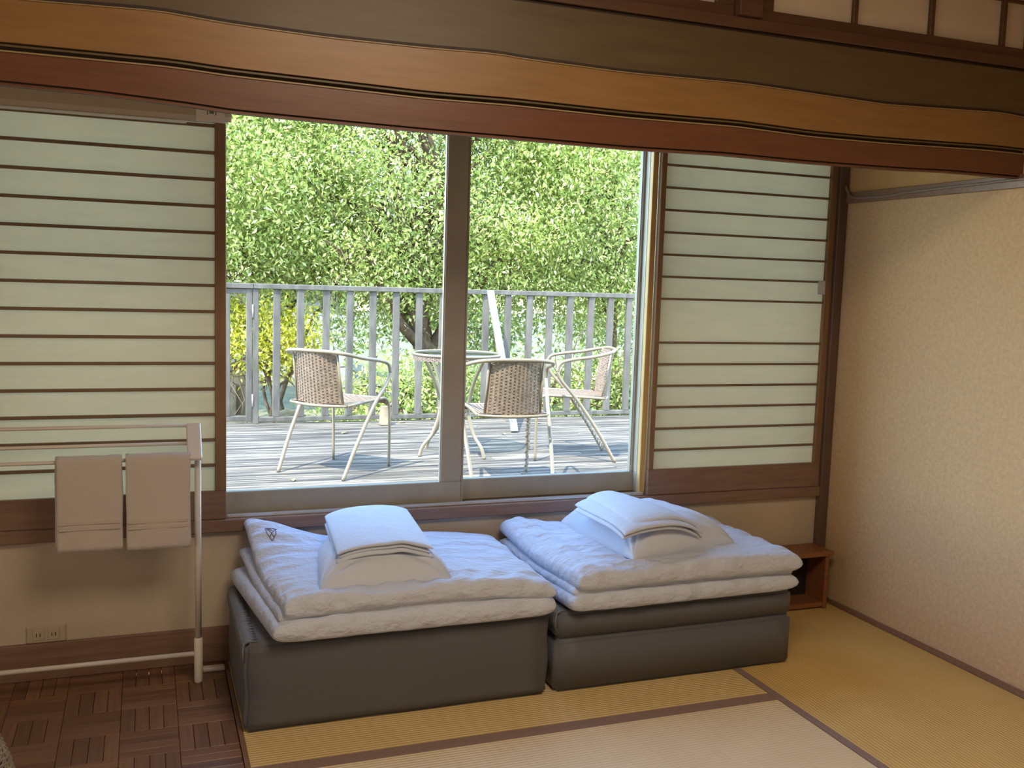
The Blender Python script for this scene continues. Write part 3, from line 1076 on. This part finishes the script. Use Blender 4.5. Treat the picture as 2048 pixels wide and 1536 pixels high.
# leaning pale plank
lp = MB()
rot = Matrix.Rotation(math.atan2(.77, 1.12), 3, 'X')
lp.box(-.03, .03, -.012, .012, -.645, .645, bev=.003, rot=Matrix.Rotation(-math.atan2(.70, 1.14), 3, 'X'))
lp.build('leaning_plank', M['paleplank'], None, origin=(0, 0, 0), label='pale plank leaning against the railing behind the round table', cat='plank')
bpy.data.objects['leaning_plank'].location = (2.735, 3.645, .858)

# stone block by the railing
sb = MB().lathe([(.001, 0), (.050, 0), (.048, .02), (.046, .02), (.040, .15), (.036, .158), (.001, .160)], 0, 0, 20)
sb.build('garden_lantern', plain('pale_stoneware', (112, 100, 78), 0.8, var=.1), None, origin=(0, 0, 0), label='small pale stoneware pot standing on the deck by the railing', cat='pot')
bpy.data.objects['garden_lantern'].location = (1.815, 3.86, DZ)
bpy.data.objects['garden_lantern'].name = 'stoneware_pot'

# dry leaves on the deck
for i, (x, y, lb) in enumerate([(.80, 1.86, 'dry brown leaf on the deck, between the left chair and the window'),
                                (1.42, 3.5, 'dry brown leaf on the deck, beyond the left chair'),
                                (1.98, 3.95, 'dry brown leaf at the foot of the railing, right of the stoneware pot'),
                                (2.62, 3.25, 'dry brown leaf on the deck by the foot of the leaning plank'),
                                (3.12, 3.75, 'dry brown leaf on the deck behind the right chair')]):
    mb = MB()
    a = random.uniform(0, 2 * PI)
    L, W_ = .035, .014
    d = Vector((math.cos(a), math.sin(a), 0)); n_ = Vector((-d.y, d.x, 0))
    ctr = mb.bm.verts.new(Vector((0, 0, .006)))
    ring = [mb.bm.verts.new(d * L * math.cos(t) + n_ * W_ * math.sin(t) + Vector((0, 0, .003 + .008 * abs(math.sin(t))))) for t in np.linspace(0, 2 * PI, 9)[:-1]]
    for j in range(8): mb.bm.faces.new((ctr, ring[j], ring[(j + 1) % 8]))
    mb.build('fallen_leaf', M['deadleaf'], None, origin=(0, 0, 0), label=lb, cat='leaf', group='dry leaves on the deck').location = (x, y, DZ)


# ------------------------------------------------------------------ rattan chairs
def weave(nu_, nv_, surf, w=.0055, upr=0.0):
    """over-under flat strands over surf(s, t) -> (point, normal)"""
    mb = MB()

    def strand(ptsn, width, side):
        prev = None
        for (p, nrm, wd) in ptsn:
            a = mb.bm.verts.new(p + wd * width); b = mb.bm.verts.new(p - wd * width)
            if prev: mb.bm.faces.new((prev[0], a, b, prev[1]))
            prev = (a, b)
    for i in range(nu_):
        s = (i + .5) / nu_
        L = []
        for j in range(nv_ + 1):
            t = j / nv_
            p, n_ = surf(s, t)
            p2, _ = surf(min(1, s + .01), t)
            wd = (p2 - p).normalized()
            L.append((p + n_ * (upr + .0022 * (1 if (i + j) % 2 else -1) * (0 if upr else 1)), n_, wd))
        strand(L, w * .85, 0)
    for j in range(nv_):
        t = (j + .5) / nv_
        L = []
        for i in range(nu_ + 1):
            s = i / nu_
            p, n_ = surf(s, t)
            p2, _ = surf(s, min(1, t + .01) if t < .99 else t)
            wd = (p2 - p).normalized()
            L.append((p - n_ * .0022 * (1 if (i + j) % 2 else -1), n_, wd))
        strand(L, w * .55, 1)
    return mb


def make_chair():
    t = empty('rattan_chair', (0, 0, 0))
    R = .0115
    # one tube: rear foot - arm - round the back top - arm - rear foot, split in its two legs and the top loop
    def side(s):
        return [(.235 * s, -.27, 0), (.250 * s, -.15, .20), (.266 * s, .005, .42), (.283 * s, .115, .545), (.287 * s, .150, .610)]
    for s in (1, -1):
        MB().tube(catmull(side(s), 6), R, 10).build('rear_leg', M['tube'], t)
    loop = [(.287, .150, .610), (.285, .125, .668), (.275, .040, .692), (.255, -.10, .712), (.215, -.215, .738), (.12, -.262, .750), (0, -.275, .752),
            (-.12, -.262, .750), (-.215, -.215, .738), (-.255, -.10, .712), (-.275, .040, .692), (-.285, .125, .668), (-.287, .150, .610)]
    MB().tube(catmull(loop, 6), R, 10).build('arm_loop', M['tube'], t)
    # front legs with the seat front bend
    for s in (1, -1):
        MB().tube(catmull([(.212 * s, .27, 0), (.214 * s, .268, .30), (.212 * s, .262, .385), (.208 * s, .225, .435), (.206 * s, .14, .440), (.205 * s, -.19, .428)], 6), .0095, 10).build('front_leg', M['tube'], t)
    MB().tube(catmull([(.205, -.19, .428), (.10, -.225, .425), (0, -.235, .424), (-.10, -.225, .425), (-.205, -.19, .428)], 5), .0095, 8).build('seat_rail', M['tube'], t)
    MB().tube([(.208, .225, .435), (-.208, .225, .435)], .0095, 8).build('seat_rail', M['tube'], t)

    def seat(s, q):
        x = (s - .5) * .405
        y = -.20 + q * .43 - (.03 * (1 - (2 * (s - .5)) ** 2) * (1 - q))
        z = .436 - .018 * math.sin(PI * s) * math.sin(PI * q) + .003
        return Vector((x, y, z)), Vector((0, 0, 1))
    weave(18, 26, seat, .0100, .0018).build('woven_seat', M['rattan'], t)

    def back(s, q):
        a = (s - .5)
        x = a * (.33 - .02 * q)
        y = -.275 + .055 * (2 * a) ** 2 + .045 * (1 - q)
        z = .430 + q * .312
        return Vector((x, y, z)), Vector((0, -1, 0))
    weave(13, 34, back, .0080, .0024).build('woven_back', M['rattan'], t)
    for s in (1, -1):
        MB().tube([(.167 * s, -.175, .425), (.162 * s, -.205, .58), (.158 * s, -.232, .744)], .007, 8).build('back_edge', M['tube'], t)
    # woven skirt hanging from the front of the seat
    def skirt(s, q):
        return Vector(((s - .5) * .40, .232 + .015 * q, .437 - .035 * q)), Vector((0, 1, 0))
    weave(22, 4, skirt, .0105).build('seat_edge', M['rattan'], t)
    return t


def place(o, cx_, cy_, fwd, label):
    o.location = (cx_, cy_, DZ + .002)
    o.rotation_euler = (0, 0, math.atan2(-fwd[0], fwd[1]))
    tag(o, label, 'chair', 'rattan chairs on the deck')


ch = make_chair()
place(ch, 1.105, 2.14, (.71, .70), 'rattan chair left of the window mullion, its back to the left')
ch2 = copy_tree(ch)
ch3 = copy_tree(ch)
place(ch2, 2.0, 1.565, (.12, .99), 'rattan chair nearest the window, seen from behind, its back to the room')
place(ch3, 2.76, 2.285, (-.955, .27), 'rattan chair on the right of the table, facing left')
bpy.context.view_layer.update()


def wrap(chair, pts, nturn):
    P = catmull(pts, 20)
    L = []
    n = nturn * 10
    for i in range(n):
        f = i / (n - 1) * (len(P) - 1.001)
        k_ = int(f)
        p = P[k_].lerp(P[k_ + 1], f - k_)
        tdir = (P[k_ + 1] - P[k_]).normalized()
        a = tdir.cross(Vector((0, 1, .1))).normalized(); b = tdir.cross(a)
        th = 2 * PI * i / 10
        L.append(p + (a * math.cos(th) + b * math.sin(th)) * .0115)
    mb = MB().tube(L, .0035, 5)
    mb.bm.transform(chair.matrix_world)
    mb.build('cane_wrapping', M['rattan'], chair, label='cane wound round the leg')


wrap(ch2, [(.212, .27, .01), (.214, .268, .30), (.212, .262, .385)], 14)
wrap(ch3, [(.235, -.27, .01), (.250, -.15, .20), (.262, -.03, .38)], 15)

# round table
tb = empty('garden_table', (1.99, 2.52, DZ), 'round rattan-edged garden table with a glass top on the deck', 'table')
MB().lathe([(.001, .988), (.287, .988), (.289, .991), (.287, .995), (.001, .995)], 1.99, 2.52, 48).build('glass_top', M['tableglass'], tb)
MB().tube([(1.99 + .295 * math.cos(a), 2.52 + .295 * math.sin(a), .990) for a in np.linspace(0, 2 * PI, 56, endpoint=False)], .010, 8, closed=True).build('rim', M['tube'], tb)


def rimw(s, q):
    a = 2 * PI * s
    return Vector((1.99 + .296 * math.cos(a), 2.52 + .296 * math.sin(a), .982 - q * .030)), Vector((math.cos(a), math.sin(a), 0))


weave(110, 4, rimw, .0095).build('woven_edge', M['rattan'], tb)
for deg in (192, 300, 60, 120):
    a = math.radians(deg)
    c, s = math.cos(a), math.sin(a)
    MB().tube(catmull([(1.99 + .25 * c, 2.52 + .25 * s, .972), (1.99 + .16 * c, 2.52 + .16 * s, .80), (1.99 + .12 * c, 2.52 + .12 * s, .62), (1.99 + .17 * c, 2.52 + .17 * s, .46), (1.99 + .245 * c, 2.52 + .245 * s, .37), (1.99 + .27 * c, 2.52 + .27 * s, .30)], 7), .0125, 10).build('leg', M['tube'], tb)
MB().tube([(1.99 + .125 * math.cos(a), 2.52 + .125 * math.sin(a), .62) for a in np.linspace(0, 2 * PI, 28, endpoint=False)], .008, 8, closed=True).build('stretcher_ring', M['tube'], tb)

# ------------------------------------------------------------------ garden
g = MB()
N = 40
gg = [[g.bm.verts.new((-30 + 90 * i / N, 4.2 + 56 * (j / N) ** 1.6, -.75 + .55 * math.exp(-((6 - (4.2 + 56 * (j / N) ** 1.6)) / 4) ** 2) + .25 * noise.noise(Vector((i * .6, j * .5, 0))))) for j in range(N + 1)] for i in range(N + 1)]
for i in range(N):
    for j in range(N):
        f = g.bm.faces.new((gg[i][j], gg[i + 1][j], gg[i + 1][j + 1], gg[i][j + 1])); f.smooth = True
g.build('ground', M['ground'], None, kind='structure')

LEAF = dict(
    main=leafmat('leaf_bright', [(0.0, (104, 126, 60)), (0.35, (156, 174, 92)), (0.6, (180, 192, 104)), (0.82, (202, 202, 128)), (1.0, (226, 216, 176))], .5),
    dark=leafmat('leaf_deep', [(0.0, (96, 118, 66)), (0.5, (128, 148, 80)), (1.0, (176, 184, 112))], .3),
    yellow=leafmat('leaf_yellow', [(0.0, (130, 136, 36)), (0.5, (172, 168, 44)), (1.0, (200, 190, 84))], .35),
    pale=leafmat('leaf_pale', [(0.0, (92, 112, 52)), (0.5, (126, 144, 66)), (1.0, (176, 176, 112))], .35),
)


def leaves(name, mat, parent, centres, per, sigma, size, droop=.35, seed=0):
    r = np.random.default_rng(seed)
    C = np.repeat(np.asarray(centres, float), per, axis=0)
    n = len(C)
    P = C + r.normal(0, 1, (n, 3)) * np.asarray(sigma)
    D = r.normal(0, 1, (n, 3)); D[:, 2] -= droop * 1.6
    D /= np.linalg.norm(D, axis=1)[:, None]
    U = r.normal(0, .6, (n, 3)); U[:, 2] += 1.0
    S = np.cross(D, U); S /= np.linalg.norm(S, axis=1)[:, None]
    Nn = np.cross(S, D)
    L = size * r.uniform(.6, 1.25, n)[:, None]
    W_ = L * .42
    V = np.empty((n, 4, 3))
    V[:, 0] = P
    V[:, 1] = P + D * L * .45 + S * W_ * .5 + Nn * L * .07
    V[:, 2] = P + D * L
    V[:, 3] = P + D * L * .45 - S * W_ * .5 + Nn * L * .07
    V = V.reshape(-1, 3)
    base = (np.arange(n) * 4)[:, None]
    T = np.concatenate([base + [[0, 1, 2]], base + [[0, 2, 3]]], axis=1).reshape(-1, 3)
    me = bpy.data.meshes.new(name)
    me.vertices.add(len(V)); me.vertices.foreach_set('co', V.ravel())
    me.loops.add(T.size); me.loops.foreach_set('vertex_index', T.ravel().astype(np.int32))
    me.polygons.add(len(T))
    me.polygons.foreach_set('loop_start', (np.arange(len(T)) * 3).astype(np.int32))
    me.polygons.foreach_set('loop_total', np.full(len(T), 3, np.int32))
    me.update(calc_edges=True)
    me.validate()
    me.materials.append(mat)
    o = bpy.data.objects.new(name, me)
    COL.objects.link(o)
    if parent is not None:
        o.parent = parent
        o.matrix_parent_inverse = parent.matrix_world.inverted()
    o['kind'] = 'stuff'
    return o


def wob(a, b, n, amp, seed, r0, r1):
    a, b = Vector(a), Vector(b)
    L = (b - a).length
    pts = []
    for i in range(n + 1):
        t = i / n
        p = a.lerp(b, t)
        w = amp * L * math.sin(PI * t)
        p += Vector((noise.noise(Vector((t * 3, seed, 0))), noise.noise(Vector((t * 3, seed, 5))), noise.noise(Vector((t * 3, seed, 9))) + .35)) * w
        pts.append(p)
    return pts, [r0 + (r1 - r0) * i / n for i in range(n + 1)]


def tree(base, top, crown_c, crown_r, label, mat, n_clump, per, leaf, seed, cat='tree', sig=.2, nbranch=8, r0=.11, fill=.55, group=None, name='tree'):
    rr = np.random.default_rng(seed)
    t = empty(name, base, label, cat, group)
    pts, rad = wob(base, top, 9, .25, seed, r0, r0 * .45)
    MB().tube(pts, rad, 9).build('trunk', M['bark'], t)
    cc = np.asarray(crown_c); cr = np.asarray(crown_r)
    d = rr.normal(0, 1, (n_clump, 3)); d /= np.linalg.norm(d, axis=1)[:, None]
    rad_ = rr.uniform(fill ** 3, 1, n_clump) ** (1 / 3)
    cl = cc + d * cr * rad_[:, None]
    cl = cl[cl[:, 2] > -.6]
    # each leaf clump gets an airier share of small sprays
    tw = MB()
    for b in range(nbranch):
        e = cl[int(rr.integers(len(cl)))]
        k_ = int(rr.integers(3, 9))
        bp, br = wob(pts[k_], e, 10, .30, seed * 3 + b, rad[k_] * .75, .010)
        MB().tube(bp, br, 7).build('branch', M['bark'], t)
        for q in range(7):
            s_ = bp[int(rr.integers(3, 10))]
            e2 = Vector(s_) + Vector(rr.normal(0, .45, 3))
            pp, pr_ = wob(s_, e2, 5, .3, seed + b * 9 + q, .008, .002)
            tw.tube(pp, pr_, 4)
    tw.build('twigs', M['bark'], t, kind='stuff')
    leaves('foliage', mat, t, cl, per, (sig, sig, sig * .75), leaf, seed=seed)
    return t


tree((3.35, 7.6, -.45), (3.0, 7.5, 2.2), (3.0, 7.6, 2.75), (2.7, 1.5, 1.75), 'large leafy tree behind the middle of the railing', LEAF['main'], 420, 260, .062, 3, nbranch=26, r0=.12, sig=.22)
tree((5.9, 7.9, -.5), (5.8, 7.8, 2.0), (5.6, 7.7, 2.6), (1.9, 1.3, 1.9), 'leafy tree behind the right end of the railing', LEAF['main'], 270, 260, .062, 5, nbranch=10, r0=.08, sig=.22)
tree((.1, 7.6, -.5), (.3, 7.5, 2.3), (.65, 7.4, 2.75), (1.75, 1.2, 1.75), 'leafy tree above the gate', LEAF['main'], 240, 260, .062, 8, nbranch=10, r0=.07, sig=.22)
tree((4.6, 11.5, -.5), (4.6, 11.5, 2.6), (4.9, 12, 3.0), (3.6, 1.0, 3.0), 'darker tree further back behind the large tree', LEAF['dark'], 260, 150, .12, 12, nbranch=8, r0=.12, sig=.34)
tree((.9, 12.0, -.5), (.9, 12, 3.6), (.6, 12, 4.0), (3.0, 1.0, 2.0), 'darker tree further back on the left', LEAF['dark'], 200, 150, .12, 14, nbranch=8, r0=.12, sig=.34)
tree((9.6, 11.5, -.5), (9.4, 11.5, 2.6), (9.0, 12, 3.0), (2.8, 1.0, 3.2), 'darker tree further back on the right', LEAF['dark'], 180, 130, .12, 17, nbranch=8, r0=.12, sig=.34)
tree((1.7, 8.6, -.5), (1.65, 8.5, 1.3), (1.5, 8.5, 1.78), (1.15, .5, .36), 'thin leafy tree between the gate tree and the large tree', LEAF['main'], 70, 200, .062, 31, nbranch=6, r0=.035, sig=.16)
# yellow shrub and low shrubs
tree((1.25, 6.6, -.4), (1.2, 6.6, .6), (1.25, 6.6, .85), (.50, .4, .36), 'yellow-green shrub seen between the gate and the first balusters', LEAF['yellow'], 46, 100, .06, 21, 'shrub', .12, 5, .03, name='shrub')
tree((.75, 6.9, -.4), (.75, 6.9, .8), (.70, 6.9, .85), (.35, .3, .45), 'yellow shrub seen through the gate', LEAF['yellow'], 26, 100, .06, 22, 'shrub', .12, 4, .03, name='shrub')
for i, (x, y, r, m_, lb) in enumerate([(2.35, 6.2, .60, 'main', 'low green shrub behind the left balusters'), (3.3, 6.4, .62, 'pale', 'low pale green shrub behind the round table'),
                                       (4.25, 6.6, .65, 'main', 'low green shrub behind the right chair'), (5.2, 6.7, .65, 'pale', 'low pale shrub at the right end of the railing'),
                                       (6.1, 6.9, .65, 'main', 'low green shrub at the far right beyond the railing')]):
    tree((x, y, -.4), (x, y, .2), (x, y, .12), (r, .45, .52), lb, LEAF[m_], 60, 90, .065, 40 + i, 'shrub', .14, 5, .03, name='shrub')

# pale building and garden wall beyond
hs = empty('building', (2.6, 17, -.75), 'pale rendered building far behind the yellow shrub', 'building')
B('wall', M['gwall'], (.8, 4.2, 17, 20, -.9, 1.15), hs)
B('roof', M['roof'], (.6, 4.4, 16.8, 20.2, 1.15, 1.28), hs, bev=.02)
B('plinth', M['roof'], (.75, 4.25, 16.9, 17.0, -.95, -.80), hs)
tw_ = empty('garden_wall', (.7, 9.6, -.7), 'low tan masonry wall seen through the gate', 'wall')
B('wall_block', M['tanwall'], (.25, 1.35, 9.5, 9.8, -.75, .28), tw_, bev=.01)
B('coping', M['gwall'], (.2, 1.4, 9.44, 9.86, .28, .40), tw_, bev=.01)
B('pier', M['tanwall'], (.62, 1.12, 9.40, 9.5, -.75, .02), tw_, bev=.01)


def boulder(x, y, z, r, seed, label):
    mb = MB()
    bmesh.ops.create_icosphere(mb.bm, subdivisions=3, radius=1)
    for v in mb.bm.verts:
        k_ = 1 + .28 * noise.noise(v.co * 1.3 + Vector((seed, 0, 0))) + .08 * noise.noise(v.co * 4 + Vector((seed, 2, 0)))
        v.co = Vector((v.co.x * r * k_ * 1.25, v.co.y * r * k_, v.co.z * r * .75 * k_))
    mb.build('boulder', M['stone'], None, origin=(0, 0, 0), label=label, cat='rock', group='boulders beyond the railing').location = (x, y, z)


for i, (x, y, z, r, lb) in enumerate([(1.05, 7.6, -.30, .22, 'tan boulder low behind the gate'), (1.55, 7.9, -.32, .26, 'tan boulder behind the first baluster'), (1.95, 7.5, -.32, .20, 'small tan boulder behind the left chair'),
                                      (2.3, 8.0, -.3, .24, 'tan boulder furthest right of the row')]):
    boulder(x, y, z, r, i * 3.1, lb)

# ------------------------------------------------------------------ printed mark on the duvet corner (laid on the cloth by ray cast)
bpy.context.view_layer.update()
dg = bpy.context.evaluated_depsgraph_get()
mb = MB()
cx0, cy0 = .432, -.165
for stroke in mk_strokes:
    pts = []
    fine = [(p[0] + (q[0] - p[0]) * t_, p[1] + (q[1] - p[1]) * t_) for p, q in zip(stroke[:-1], stroke[1:]) for t_ in (0, .2, .4, .6, .8)] + [stroke[-1]]
    for (a, b) in fine:
        x, y = cx0 + a * 1.0, cy0 + b * 1.3
        hit, loc_, nrm, _, ob, _ = sc.ray_cast(dg, Vector((x, y, .9)), Vector((0, 0, -1)))
        pts.append(loc_ + nrm * .0012 if hit else Vector((x, y, .5)))
    dense = []
    for p, q in zip(pts[:-1], pts[1:]):
        for t_ in (0.0, 0.5): dense.append(p.lerp(q, float(t_)))
    dense.append(pts[-1])
    mb.tube(dense, .0013, 5)
mb.build('printed_mark', plain('brown_ink', (92, 78, 84), .8), d1, label='small brown shield outline print')
